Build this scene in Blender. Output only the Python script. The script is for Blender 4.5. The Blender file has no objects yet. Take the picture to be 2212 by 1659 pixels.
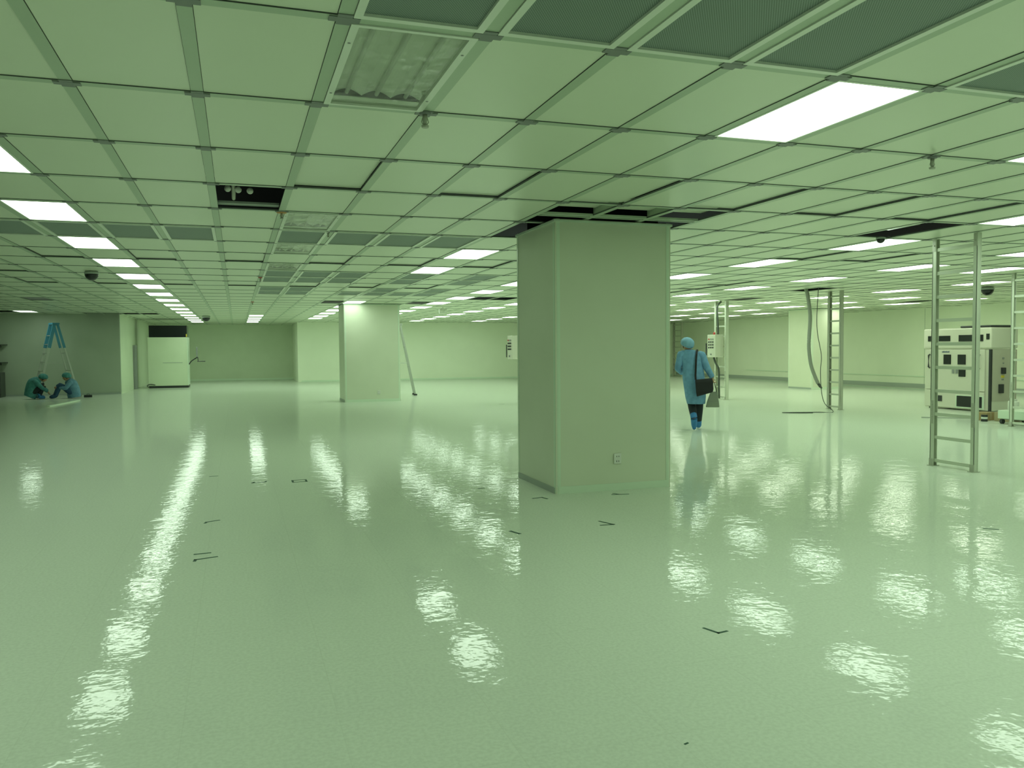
import bpy, bmesh, math, random
from mathutils import Vector, Matrix
random.seed(4)
C = bpy.context.scene.collection
SC = bpy.context.scene
# ------------------------------------------------------------------ camera, world, exposure
YAW, PITCH, ROLL, FPX = 0.32262, -0.04282, -0.00731, 1777.0
EYE = 1.50
def cam_axes():
    cy, sy = math.cos(YAW), math.sin(YAW)
    r = Vector((cy, -sy, 0)); f = Vector((sy, cy, 0)); u = Vector((0, 0, 1))
    cp, sp = math.cos(PITCH), math.sin(PITCH)
    f2 = f*cp + u*sp; u2 = u*cp - f*sp
    cr, sr = math.cos(ROLL), math.sin(ROLL)
    return r*cr + u2*sr, u2*cr - r*sr, f2
RT, UP, FW = cam_axes()
cd = bpy.data.cameras.new('camera'); cam = bpy.data.objects.new('camera', cd); C.objects.link(cam)
cd.sensor_width = 36.0; cd.lens = FPX/2212*36.0; cd.clip_end = 300; cd.clip_start = 0.05
cam.matrix_world = Matrix(((RT.x, UP.x, -FW.x, 0), (RT.y, UP.y, -FW.y, 0), (RT.z, UP.z, -FW.z, EYE), (0, 0, 0, 1)))
SC.camera = cam
def px(x, y, z):                       # where a point of the place lands in the 2212 x 1659 frame (labels only)
    v = Vector((x, y, z-EYE)); d = v.dot(FW)
    if d < .1: return None
    return 1106+FPX*v.dot(RT)/d, 829.5-FPX*v.dot(UP)/d
w = bpy.data.worlds.new('world'); SC.world = w; w.use_nodes = True
w.node_tree.nodes['Background'].inputs[0].default_value = (.30, .36, .24, 1)
w.node_tree.nodes['Background'].inputs[1].default_value = 0.0
SC.view_settings.view_transform = 'Standard'; SC.view_settings.look = 'None'
SC.view_settings.exposure = 0.43; SC.view_settings.gamma = 1.0; SC.view_settings.use_curve_mapping = False
SC.cycles.use_denoising = True
SC.cycles.max_bounces = 10; SC.cycles.diffuse_bounces = 6; SC.cycles.glossy_bounces = 4; SC.cycles.transmission_bounces = 6
SC.cycles.sample_clamp_indirect = 8.0; SC.cycles.blur_glossy = 0.3
LIGHT_COOL = (0.79, 1.0, 0.77); LIGHT_WARM = (0.86, 1.0, 0.74); LIGHT_E = 6.0

# ------------------------------------------------------------------ materials
def mat(name, col, rough=.5, metal=0.0, spec=.5, emit=None, estr=0.0, alpha=None):
    m = bpy.data.materials.new(name); m.use_nodes = True
    b = m.node_tree.nodes['Principled BSDF']
    b.inputs['Base Color'].default_value = (*col, 1); b.inputs['Roughness'].default_value = rough
    b.inputs['Metallic'].default_value = metal; b.inputs['Specular IOR Level'].default_value = spec
    if emit:
        b.inputs['Emission Color'].default_value = (*emit, 1); b.inputs['Emission Strength'].default_value = estr
    return m
def nd(m, t, **kw):
    n = m.node_tree.nodes.new(t)
    for k, v in kw.items(): setattr(n, k, v)
    return n
def ln(m, a, b): m.node_tree.links.new(a, b)
def speckle(m, scale, c0, c1, lo=.4, hi=.6, detail=2.0):
    nt = m.node_tree; b = nt.nodes['Principled BSDF']
    g = nd(m, 'ShaderNodeNewGeometry'); n = nd(m, 'ShaderNodeTexNoise'); n.inputs['Scale'].default_value = scale
    n.inputs['Detail'].default_value = detail
    ln(m, g.outputs['Position'], n.inputs['Vector'])
    r = nd(m, 'ShaderNodeValToRGB'); r.color_ramp.elements[0].position = lo; r.color_ramp.elements[1].position = hi
    r.color_ramp.elements[0].color = (*c0, 1); r.color_ramp.elements[1].color = (*c1, 1)
    ln(m, n.outputs['Fac'], r.inputs['Fac']); ln(m, r.outputs['Color'], b.inputs['Base Color'])
    return n, r
M = {}
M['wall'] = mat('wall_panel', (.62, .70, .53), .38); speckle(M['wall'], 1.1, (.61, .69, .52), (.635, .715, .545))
M['wall_brightened'] = mat('brightened_wall_panel', (0.790, 0.840, 0.692), .38); speckle(M['wall_brightened'], 1.1, (0.781, 0.830, 0.683), (0.800, 0.850, 0.701))  # wall panels lightened: brightness from nearby lamps put into the colour
M['wall_dimmed'] = mat('dimmed_wall_panel', (.40, .46, .37), .38); speckle(M['wall_dimmed'], 1.1, (.39, .45, .36), (.41, .47, .38))  # wall panels darkened: dimness of the left end put into the colour
M['pillar'] = mat('pillar_panel', (0.670, 0.710, 0.570), .38); speckle(M['pillar'], 1.6, (0.660, 0.700, 0.561), (0.679, 0.720, 0.580))
M['tile'] = mat('ceiling_panel', (0.688, 0.740, 0.598), .32); speckle(M['tile'], .8, (0.679, 0.730, 0.589), (0.698, 0.750, 0.608))
M['rail'] = mat('ceiling_rail', (.42, .51, .385), .35)
M['railside'] = mat('rail_side_shade', (.10, .12, .105), .6)  # dark rail sides: the shadow gap beside the tiles put into the colour
M['node'] = mat('rail_node', (.19, .21, .2), .45)
M['void'] = mat('plenum_shade', (.006, .008, .007), .9, 0, .1)  # near-black: shade of the unlit plenum put into the colour
M['white'] = mat('white_enamel', (.72, .76, .68), .3)
M['trim'] = mat('pale_trim', (.66, .78, .63), .3)
M['skirt'] = mat('skirting', (.36, .41, .37), .4)
M['socket'] = mat('socket_plastic', (.72, .74, .68), .35)
M['reflector'] = mat('white_reflector', (.86, .90, .80), .3)
M['dark'] = mat('dark_plastic', (.03, .034, .036), .4)
M['black'] = mat('black_fabric', (.012, .013, .015), .8)
M['galv'] = mat('galvanised_steel', (.62, .66, .55), .45, .2)
M['zinc'] = mat('worn_steel', (.46, .48, .40), .5, .2)
M['machine'] = mat('machine_enamel', (.66, .66, .56), .35)
M['machside'] = mat('machine_darker_enamel', (.50, .48, .40), .4)
M['glass_dark'] = mat('dark_window', (.015, .018, .02), .12)
M['grey'] = mat('mid_grey', (.25, .27, .26), .5)
M['hose'] = mat('grey_hose', (.30, .32, .27), .6)
M['cable'] = mat('dark_cable', (.07, .085, .07), .6)
M['red'] = mat('red_plastic', (.55, .06, .05), .4)
M['orange'] = mat('orange_cap', (.55, .28, .09), .5)
M['yellow'] = mat('yellow_label', (.65, .52, .05), .5)
M['blue_text'] = mat('blue_lettering', (.10, .14, .22), .5)
M['tape'] = mat('green_tape', (.03, .10, .06), .6)
M['greenline'] = mat('green_line_tape', (.22, .50, .33), .5)
M['carton'] = mat('brown_carton', (.36, .27, .13), .8)
M['carton_pale'] = mat('pale_carton', (.42, .36, .22), .8)
M['gown'] = mat('blue_gown', (.10, .255, .385), .8); speckle(M['gown'], 14, (.13, .285, .47), (.165, .345, .555), .35, .65)
M['gown_teal'] = mat('teal_gown', (.06, .235, .24), .8); speckle(M['gown_teal'], 14, (.05, .20, .21), (.075, .265, .27), .35, .65)
M['gown_pale'] = mat('pale_blue_gown', (.09, .24, .31), .8); speckle(M['gown_pale'], 14, (.10, .23, .34), (.14, .29, .41), .35, .65)
M['cap'] = mat('blue_cap', (.19, .37, .52), .8)
M['shoe'] = mat('blue_shoe_cover', (.04, .20, .48), .6)
M['trouser'] = mat('dark_trousers', (.012, .02, .026), .8)
M['trouser_blue'] = mat('navy_trousers', (.015, .06, .13), .8)
M['skin'] = mat('skin', (.42, .25, .15), .55)
M['hair'] = mat('black_hair', (.012, .012, .012), .6)
M['tote'] = mat('grey_tote', (.22, .25, .19), .7)
M['ladder_blue'] = mat('blue_fibreglass', (.045, .22, .34), .4)
M['alu'] = mat('aluminium', (.42, .45, .40), .4, .3)
M['clear'] = None

# floor: glossy speckled vinyl tiles, slightly wavy, faint joints
fm = mat('floor_vinyl', (.5, .5, .45), .07, 0, .2); M['floor'] = fm
nt = fm.node_tree; b = nt.nodes['Principled BSDF']
geo = nd(fm, 'ShaderNodeNewGeometry')
n1 = nd(fm, 'ShaderNodeTexNoise'); n1.inputs['Scale'].default_value = 55; n1.inputs['Detail'].default_value = 3
r1 = nd(fm, 'ShaderNodeValToRGB'); r1.color_ramp.elements[0].position = .36; r1.color_ramp.elements[1].position = .62
r1.color_ramp.elements[0].color = (0.688, 0.750, 0.645, 1); r1.color_ramp.elements[1].color = (0.753, 0.820, 0.711, 1)
ln(fm, geo.outputs['Position'], n1.inputs['Vector']); ln(fm, n1.outputs['Fac'], r1.inputs['Fac'])
sep = nd(fm, 'ShaderNodeSeparateXYZ'); ln(fm, geo.outputs['Position'], sep.inputs[0])
def mth(op, a, bb=None):
    n = nd(fm, 'ShaderNodeMath', operation=op)
    for i, v in enumerate((a, bb)):
        if v is None: continue
        if hasattr(v, 'is_output'): ln(fm, v, n.inputs[i])
        else: n.inputs[i].default_value = v
    return n.outputs[0]
def joint(axis, off):
    t = mth('ADD', sep.outputs[axis], 60.0-off); t = mth('MODULO', t, 0.6); t = mth('SUBTRACT', t, .3); t = mth('ABSOLUTE', t)
    return mth('GREATER_THAN', t, .3-.0022)
jx = joint(0, 2.765); jy = joint(1, 3.985); jj = mth('MAXIMUM', jx, jy)
mixc = nd(fm, 'ShaderNodeMixRGB'); mixc.inputs['Color2'].default_value = (0.558, 0.600, 0.486, 1)
fj = mth('MULTIPLY', jj, .15); ln(fm, fj, mixc.inputs['Fac']); ln(fm, r1.outputs['Color'], mixc.inputs['Color1'])
ln(fm, mixc.outputs['Color'], b.inputs['Base Color'])
n2 = nd(fm, 'ShaderNodeTexNoise'); n2.inputs['Scale'].default_value = 15.0; n2.inputs['Detail'].default_value = 2.0
n3 = nd(fm, 'ShaderNodeTexNoise'); n3.inputs['Scale'].default_value = 3.6; n3.inputs['Detail'].default_value = 1.0
for n in (n2, n3): ln(fm, geo.outputs['Position'], n.inputs['Vector'])
hsum = mth('ADD', n2.outputs['Fac'], mth('MULTIPLY', n3.outputs['Fac'], 1.7))
hsum = mth('SUBTRACT', hsum, mth('MULTIPLY', jj, .5))
bp = nd(fm, 'ShaderNodeBump'); bp.inputs['Strength'].default_value = 1.0; bp.inputs['Distance'].default_value = .0013
ln(fm, hsum, bp.inputs['Height']); ln(fm, bp.outputs['Normal'], b.inputs['Normal'])
b.inputs['Specular IOR Level'].default_value = 0.0
gls = nd(fm, 'ShaderNodeBsdfGlossy'); gls.inputs['Roughness'].default_value = .05; fre = nd(fm, 'ShaderNodeFresnel'); fre.inputs[0].default_value = 1.33
mxs = nd(fm, 'ShaderNodeMixShader'); ff = mth('MULTIPLY', fre.outputs[0], .68)
ln(fm, bp.outputs['Normal'], gls.inputs['Normal']); ln(fm, ff, mxs.inputs[0]); ln(fm, b.outputs[0], mxs.inputs[1]); ln(fm, gls.outputs[0], mxs.inputs[2])
ln(fm, mxs.outputs[0], nt.nodes['Material Output'].inputs['Surface'])

# perforated filter screen
sm = mat('filter_screen', (.10, .13, .11), .5, .1); M['screen'] = sm
g = nd(sm, 'ShaderNodeNewGeometry'); s = nd(sm, 'ShaderNodeSeparateXYZ'); ln(sm, g.outputs['Position'], s.inputs[0])
def sm_m(op, a, bb=None):
    n = nd(sm, 'ShaderNodeMath', operation=op)
    for i, v in enumerate((a, bb)):
        if v is None: continue
        if hasattr(v, 'is_output'): ln(sm, v, n.inputs[i])
        else: n.inputs[i].default_value = v
    return n.outputs[0]
sx = sm_m('SINE', sm_m('MULTIPLY', s.outputs[0], 2*math.pi/.011)); sy = sm_m('SINE', sm_m('MULTIPLY', s.outputs[1], 2*math.pi/.016))
hole = sm_m('GREATER_THAN', sm_m('MULTIPLY', sx, sy), .12)
mx = nd(sm, 'ShaderNodeMixRGB'); mx.inputs['Color1'].default_value = (.24, .30, .27, 1); mx.inputs['Color2'].default_value = (.08, .12, .105, 1)
ln(sm, hole, mx.inputs['Fac']); ln(sm, mx.outputs['Color'], sm.node_tree.nodes['Principled BSDF'].inputs['Base Color'])

# lamp diffusers
def lamp_mat(name, col, k=1.0):
    m = bpy.data.materials.new(name); m.use_nodes = True; m.node_tree.nodes.clear()
    o = nd(m, 'ShaderNodeOutputMaterial'); e = nd(m, 'ShaderNodeEmission')
    e.inputs['Color'].default_value = (*col, 1); e.inputs['Strength'].default_value = LIGHT_E*k
    ln(m, e.outputs[0], o.inputs['Surface']); return m
M['lamp'] = lamp_mat('lit_diffuser', LIGHT_COOL); M['lamp_warm'] = lamp_mat('lit_warm_diffuser', LIGHT_WARM, 1.15)
cm = bpy.data.materials.new('clear_cover'); cm.use_nodes = True; cm.node_tree.nodes.clear(); M['clear'] = cm
o = nd(cm, 'ShaderNodeOutputMaterial'); tr = nd(cm, 'ShaderNodeBsdfTransparent'); gl = nd(cm, 'ShaderNodeBsdfGlossy'); mx = nd(cm, 'ShaderNodeMixShader')
tr.inputs[0].default_value = (.93, .96, .92, 1); gl.inputs['Roughness'].default_value = .09
fr = nd(cm, 'ShaderNodeFresnel'); fr.inputs[0].default_value = 1.45
cn = nd(cm, 'ShaderNodeTexNoise'); cn.inputs['Scale'].default_value = 6; cb = nd(cm, 'ShaderNodeBump'); cb.inputs['Distance'].default_value = .012
cg = nd(cm, 'ShaderNodeNewGeometry'); ln(cm, cg.outputs['Position'], cn.inputs['Vector'])
ln(cm, cn.outputs['Fac'], cb.inputs['Height']); ln(cm, cb.outputs['Normal'], gl.inputs['Normal']); ln(cm, cb.outputs['Normal'], fr.inputs['Normal'])
ln(cm, fr.outputs[0], mx.inputs[0]); ln(cm, tr.outputs[0], mx.inputs[1]); ln(cm, gl.outputs[0], mx.inputs[2]); ln(cm, mx.outputs[0], o.inputs['Surface'])

# ------------------------------------------------------------------ mesh helpers
class MB:
    def __init__(s): s.v = []; s.f = []; s.m = []
    def face(s, pts, m=0):
        k = len(s.v); s.v += [tuple(p) for p in pts]; s.f.append(tuple(range(k, k+len(pts)))); s.m.append(m)
    def box(s, x0, x1, y0, y1, z0, z1, m=0, mside=None, T=None):
        k = len(s.v)
        P = [(x0, y0, z0), (x1, y0, z0), (x1, y1, z0), (x0, y1, z0), (x0, y0, z1), (x1, y0, z1), (x1, y1, z1), (x0, y1, z1)]
        if T is not None: P = [tuple(T @ Vector(p)) for p in P]
        s.v += P
        for q, mm in (((0, 3, 2, 1), m), ((4, 5, 6, 7), m), ((0, 1, 5, 4), mside), ((1, 2, 6, 5), mside), ((2, 3, 7, 6), mside), ((3, 0, 4, 7), mside)):
            s.f.append(tuple(k+i for i in q)); s.m.append(m if mm is None else mm)
        return s
    def rings(s, R, m=0, cap=True):
        n = len(R[0]); k = len(s.v)
        for r in R: s.v += [tuple(p) for p in r]
        for i in range(len(R)-1):
            for j in range(n):
                a = k+i*n+j; b2 = k+i*n+(j+1) % n
                s.f.append((a, b2, b2+n, a+n)); s.m.append(m)
        if cap:
            s.f.append(tuple(k+n-1-j for j in range(n))); s.m.append(m)
            s.f.append(tuple(k+(len(R)-1)*n+j for j in range(n))); s.m.append(m)
        return s
    def loft(s, secs, n=20, m=0, cap=True, fold=0.0, nf=7):   # secs: (cx, cy, z, rx, ry)
        R = []
        for (cx, cy, z, rx, ry) in secs:
            R.append([(cx+rx*math.cos(t)*(1+fold*math.sin(nf*t+z*3)), cy+ry*math.sin(t)*(1+fold*math.sin(nf*t+z*3)), z) for t in [2*math.pi*j/n for j in range(n)]])
        return s.rings(R, m, cap)
    def tube(s, pts, rad, n=8, m=0, cap=True, sub=1):
        P = [Vector(p) for p in pts]; rr = list(rad) if hasattr(rad, '__len__') else [rad]*len(P)
        if sub > 1 and len(P) > 2:
            Q = []; qr = []
            for i in range(len(P)-1):
                p0 = P[max(0, i-1)]; p1 = P[i]; p2 = P[i+1]; p3 = P[min(len(P)-1, i+2)]
                for q in range(sub):
                    t = q/sub
                    Q.append(.5*((2*p1)+(p2-p0)*t+(2*p0-5*p1+4*p2-p3)*t*t+(3*p1-p0-3*p2+p3)*t**3)); qr.append(rr[i]*(1-t)+rr[i+1]*t)
            Q.append(P[-1]); qr.append(rr[-1]); P, rr = Q, qr
        R = []; up = None
        for i, p in enumerate(P):
            d = (P[min(i+1, len(P)-1)]-P[max(i-1, 0)]).normalized()
            if up is None: up = Vector((0, 0, 1)) if abs(d.z) < .9 else Vector((0, 1, 0))
            a = d.cross(up)
            if a.length < 1e-4: a = d.cross(Vector((1, 0, 0)))
            a.normalize(); bb = d.cross(a).normalized(); up = -bb if False else up
            R.append([p+rr[i]*(math.cos(t)*a+math.sin(t)*bb) for t in [2*math.pi*j/n for j in range(n)]])
        return s.rings(R, m, cap)
    def ell(s, c, r, nu=14, nv=9, m=0, T=None, z0=-1.0):
        R = []
        a0 = math.asin(z0)
        for i in range(nv+1):
            p = a0+(math.pi/2-a0)*i/nv; p = min(p, math.pi/2-.02); p = max(p, -math.pi/2+.02)
            ring = []
            for j in range(nu):
                t = 2*math.pi*j/nu
                q = Vector((r[0]*math.cos(p)*math.cos(t), r[1]*math.cos(p)*math.sin(t), r[2]*math.sin(p)))
                if T is not None: q = T @ q
                ring.append(q+Vector(c))
            R.append(ring)
        return s.rings(R, m)
    def build(s, name, mats, parent=None, smooth=False, bevel=0.0, seg=2, loc=None):
        me = bpy.data.meshes.new(name); me.from_pydata(s.v, [], s.f)
        for mm in (mats if isinstance(mats, (list, tuple)) else [mats]): me.materials.append(mm)
        me.polygons.foreach_set('material_index', s.m)
        if smooth: me.polygons.foreach_set('use_smooth', [True]*len(s.f))
        me.update()
        bm = bmesh.new(); bm.from_mesh(me); bmesh.ops.recalc_face_normals(bm, faces=bm.faces) if smooth or bevel else None; bm.to_mesh(me); bm.free()
        ob = bpy.data.objects.new(name, me); C.objects.link(ob)
        if parent is not None: ob.parent = parent
        if loc is not None: ob.location = loc
        if bevel:
            b_ = ob.modifiers.new('bevel', 'BEVEL'); b_.width = bevel; b_.segments = seg; b_.limit_method = 'ANGLE'
        return ob
def B(x0, x1, y0, y1, z0, z1): return MB().box(x0, x1, y0, y1, z0, z1)
def tag(o, label=None, cat=None, group=None, kind=None):
    if label: o['label'] = label
    if cat: o['category'] = cat
    if group: o['group'] = group
    if kind: o['kind'] = kind
    return o
def thing(name, label, cat, loc=(0, 0, 0), rz=0.0, group=None):
    o = bpy.data.objects.new(name, None); C.objects.link(o); o.location = loc; o.rotation_euler = (0, 0, rz); o.empty_display_size = .1
    return tag(o, label, cat, group)
def copy_tree(o, parent=None):
    c = o.copy(); C.objects.link(c)
    if parent is not None: c.parent = parent
    for ch in list(o.children): copy_tree(ch, c)
    return c
def struct(o, label=None): return tag(o, label, kind='structure')
ORD = ['first', 'second', 'third', 'fourth', 'fifth', 'sixth', 'seventh', 'eighth', 'ninth', 'tenth', 'eleventh', 'twelfth', 'thirteenth', 'fourteenth', 'fifteenth', 'sixteenth']

# ------------------------------------------------------------------ grid of the ceiling
CZ = EYE+1.3225; OX, OY = -0.1636, 3.3845
def gx(i): return OX+.6*i
def gy(j): return OY+1.2*j
XL, XR = -10.4, 23.0
I0, I1, J0, J1 = -17, 38, -7, 33
LIT = {-3: list(range(0, 31, 2)), 1: [24, 26, 28, 30], 5: [0, 6, 8, 16, 18, 20, 22, 24, 26], 9: [0]+list(range(10, 29, 2)), 13: list(range(2, 29, 2)),
       18: [4, 6, 8, 10, 12, 14, 16, 18, 20, 22, 24, 26, 28], 21: [6, 14, 16, 18, 20, 22], 25: [6, 8, 10, 12, 14, 16, 18], 29: [12, 14, 16, 18, 20, 22], 33: [10, 12, 14, 16, 20, 22, 24, 26], -11: [22]}
for c_ in (-3, 5, 9, 13): LIT[c_] = [-4, -2]+LIT[c_]
LIT[18] = [-2, 0, 2]+LIT[18]; LIT[25] = [-2, 0, 2, 4]+LIT[25]; LIT[33] = [0, 2, 4, 6, 8]+LIT[33]
FILT = [(1, -1), (2, -1), (3, -1), (4, -1), (6, -1), (7, -1)]+[(i, 5) for i in (-4, -3, -2, -1, 1, 2, 3, 4)]+[(i, j) for i in (1, 2, 3, 5, 7) for j in (9, 10)] \
     + [(i, j) for i in (1, 2, 5, 7) for j in (12, 13)]+[(4, 13), (6, 13)]
UNLIT = [(1, 0), (1, 4), (1, 6), (1, 8)]
OPEN = [(0, 3), (-8, 16), (11, 14), (10, 14), (12, 3), (21, 10), (22, 13), (21, 6), (4, 16), (8, 16), (32, 13), (-12, 22), (-8, 23), (-7, 23), (-6, 23), (-5, 23)]
RAISED = [(i, 2) for i in (1, 3, 5, 7, 9, 11)]+[(i, 7) for i in (-4, -2, 0, 2, 4, 6)]+[(i, 11) for i in (-4, -2, 0, 2, 4, 6)]+[(13, 5), (15, 5), (16, 9), (16, 10), (16, 11), (-6, 9), (-6, 11)]
PILLAR_OPEN = [(5, 3), (6, 3), (7, 3), (5, 4), (6, 4), (7, 4)]
FARP_OPEN = [(i, 17) for i in (5, 6, 7)]
special = set(FILT) | set(UNLIT) | set(OPEN) | set(RAISED) | set(PILLAR_OPEN) | set(FARP_OPEN) | {(i, j) for i in LIT for j in LIT[i]}
W = .030                                 # half width of a rail
cl = MB()
for i in range(I0, I1+1):
    for j in range(J0, J1+1):
        if (i, j) in special: continue
        x0, x1, y0, y1 = gx(i)+W+.002, gx(i+1)-W-.002, gy(j)+W+.002, gy(j+1)-W-.004
        z = CZ+.005
        cl.face([(x0, y0, z), (x0, y1, z), (x1, y1, z), (x1, y0, z)], 0)
# cut tiles standing higher in front of the pillar
for i in (5, 6, 7):
    cl.box(gx(i)+W+.004, gx(i+1)-W-.004, gy(3)+W+.004, gy(3)+.56, CZ+.07, CZ+.085)
cl.box(gx(12)+.05, gx(13)-.05, gy(3)+.66, gy(4)-.05, CZ+.09, CZ+.10)
struct(cl.build('ceiling', [M['tile']]), 'suspended ceiling of pale rectangular panels')
rl = MB()
for i in range(I0, I1+2):
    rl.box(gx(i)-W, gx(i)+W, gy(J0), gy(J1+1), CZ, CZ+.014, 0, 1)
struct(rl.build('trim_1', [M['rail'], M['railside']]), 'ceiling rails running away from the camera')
rl = MB()
for j in range(J0, J1+2):
    for i in range(I0, I1+1):
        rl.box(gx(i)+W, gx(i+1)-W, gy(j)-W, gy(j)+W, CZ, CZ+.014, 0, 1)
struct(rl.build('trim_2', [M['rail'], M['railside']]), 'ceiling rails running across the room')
rl = MB()
for i in range(I0, I1+2):
    for j in range(J0, 12):
        rl.box(gx(i)-.062, gx(i)+.062, gy(j)-.024, gy(j)+.024, CZ-.005, CZ-.0005)
        rl.box(gx(i)-.030, gx(i)+.030, gy(j)-.052, gy(j)+.052, CZ-.0045, CZ-.0004)
struct(rl.build('trim_3', [M['node']]), 'grey connector plates on the ceiling rail crossings')
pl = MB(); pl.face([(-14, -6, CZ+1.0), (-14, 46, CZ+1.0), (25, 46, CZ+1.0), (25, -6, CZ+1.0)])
struct(pl.build('ceiling_slab', [M['void']]), 'slab above the suspended ceiling, coloured black for the plenum shade')

# ------------------------------------------------------------------ room shell
def wall(name, x0, x1, y0, y1, label, mats=None, z1=CZ+1.0):
    return struct(B(x0, x1, y0, y1, 0, z1).build(name, mats or M['wall']), label)
struct(B(-14, 25, -6, 46, -.1, 0).build('floor', M['floor']), 'glossy pale vinyl floor')
wall('wall_left', XL-.15, XL, -5.5, 32.15, 'left wall', M['wall_dimmed'])
wall('wall_front_left', XL, -3.9, 32.0, 32.15, 'wall behind the people sitting by the ladder', M['wall_dimmed'])
wall('wall_return_left', -4.05, -3.9, 32.15, 44.1, 'return wall beside the cabinet')
wall('wall_back', -4.05, 2.9, 44.1, 44.25, 'far back wall')
wall('wall_return_right', 2.75, 2.9, 40.2, 44.1, 'short return of the back wall', M['wall_brightened'])
wall('wall_back_right', 2.9, XR+.15, 40.2, 40.35, 'back wall behind the far pillar', M['wall_brightened'])
wall('wall_right', XR, XR+.15, -5.5, 40.2, 'long right wall', M['wall_brightened'])
wall('wall_rear', XL, XR, -5.65, -5.5, 'wall behind the camera')
for nm, a in (('baseboard_right', (XR-.02, XR, -5.5, 40.18)),):
    struct(B(*a, 0.0, .15).build(nm, M['skirt']), 'grey baseboard along the right wall')
struct(B(2.9, XR-.02, 40.17, 40.2, 0, .07).build('baseboard_back', M['trim']), 'pale baseboard along the back wall')
struct(B(-3.9, 2.75, 44.07, 44.1, 0, .09).build('baseboard_far', M['trim']), 'pale baseboard along the far wall')
struct(B(XL, -3.9, 31.97, 32.0, 0, .06).build('baseboard_left', M['skirt']), 'baseboard along the left end wall')
struct(B(XR-.03, XR, 15.5, 33.6, .40, .43).build('trim_4', M['trim']), 'thin cable duct along the right wall')
sj = MB()
for y in (10.8, 22.9): sj.box(XR-.004, XR, y, y+.012, .15, CZ-.01)
struct(sj.build('trim_5', M['skirt']), 'panel joints of the right wall')
struct(B(XR-.9, XR-.84, 8, 40.1, 0, .002).build('trim_6', M['greenline']), 'thin green line along the floor of the right wall')
struct(B(XL, XR, gy(0)-12, gy(0)-11.98, CZ-.01, CZ).build('trim_7', M['rail']), 'edge rail of the ceiling')
sv = MB(); sv.box(-3.895, -3.80, 35.75, 36.25, 0, 1.75)
tag(sv.build('upright_panel', M['grey'], bevel=.01), 'dark grey upright panel standing against the return wall beside the cabinet', 'panel')

def pillar(x0, x1, y0, y1, label):
    p = thing('pillar', label, None, (x0, y0, 0)); p['kind'] = 'structure'
    a, c = x1-x0, y1-y0
    B(0.004, a-.004, 0.004, c-.004, .0, CZ-.004).build('pillar_panel', M['pillar'], p)
    B(.10, a-.10, .10, c-.10, CZ-.004, CZ+.99).build('pillar_core', M['void'], p)  # upper pillar blackened and set in, so the slits around it look shaded
    for (cx, cy) in ((0, 0), (a, 0), (0, c), (a, c)):
        m = MB(); sx_ = 1 if cx == 0 else -1; sy_ = 1 if cy == 0 else -1; r = .055
        pts = [(cx, cy+sy_*r)]+[(cx+sx_*(r*.6-r*.6*math.sin(t)), cy+sy_*(r*.6-r*.6*math.cos(t))) for t in [math.pi/2*k/5 for k in range(5, -1, -1)]]+[(cx+sx_*r, cy)]
        inn = (cx+sx_*r, cy+sy_*r)
        ring0 = [(q[0], q[1], .0) for q in pts+[inn]]; ring1 = [(q[0], q[1], CZ-.002) for q in pts+[inn]]
        m.rings([ring0, ring1]); m.build('corner_trim', M['trim'], p)
    k = MB()
    k.box(.03, a-.03, -.006, .01, 0, .075); k.build('skirting', M['trim'], p)
    k = MB(); k.box(-.006, .01, .03, c-.03, 0, .06); k.build('skirting', M['skirt'], p)
    k = MB(); k.box(a-.01, a+.006, .03, c-.03, 0, .06); k.build('skirting', M['skirt'], p)
    k = MB(); k.box(-.012, a+.012, -.012, .0, CZ-.035, CZ-.012); k.box(-.012, 0, 0, c, CZ-.035, CZ-.012); k.box(a, a+.012, 0, c, CZ-.035, CZ-.012)
    k.build('top_trim', M['trim'], p)
    return p
pillar(3.09, 4.42, 7.84, 9.05, 'nearest square pillar clad in pale panels')
pillar(2.92, 4.53, 23.82, 25.1, 'far pillar lit from above, left of the nearest pillar')
pillar(19.02, 20.32, 23.9, 25.2, 'pillar near the right wall behind the hanging hose')
rg = MB()                                # rail frame and deep rails around the nearest pillar
rg.box(gx(5)+.03, gx(8)-.03, 7.60, 7.65, CZ-.002, CZ+.02); rg.box(gx(5)+.03, gx(8)-.03, 7.70, 7.735, CZ-.002, CZ+.02)
for i in (6, 7): rg.box(gx(i)-.026, gx(i)+.026, gy(3)+.03, 7.60, CZ+.0145, CZ+.12)
struct(rg.build('trim_8', [M['rail']]), 'rails framing the ceiling opening around the nearest pillar')
rg = MB(); rg.box(gx(5)+.03, gx(8)-.03, 23.45, 23.5, CZ-.002, CZ+.02)
struct(rg.build('trim_9', [M['rail']]), 'rail framing the ceiling opening at the far pillar')

def socket(x, y, z, label):
    t = thing('wall_socket', label, 'socket', (x, y, z))
    B(-.043, .043, -.012, 0, -.055, .055).build('face_plate', M['socket'], t, bevel=.006)
    for a in (-.014, .010): B(a, a+.006, -.0135, -.0115, .018, .03).build('slot', M['dark'], t)
    for a in (-.012, .012): MB().box(a-.003, a+.003, -.0135, -.0115, -.035, -.018).build('slot', M['dark'], t)
socket(3.785, 7.838, .335, 'white wall socket low on the front of the nearest pillar')
socket(3.89, 23.818, .27, 'small white wall socket low on the front of the far pillar')

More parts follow.
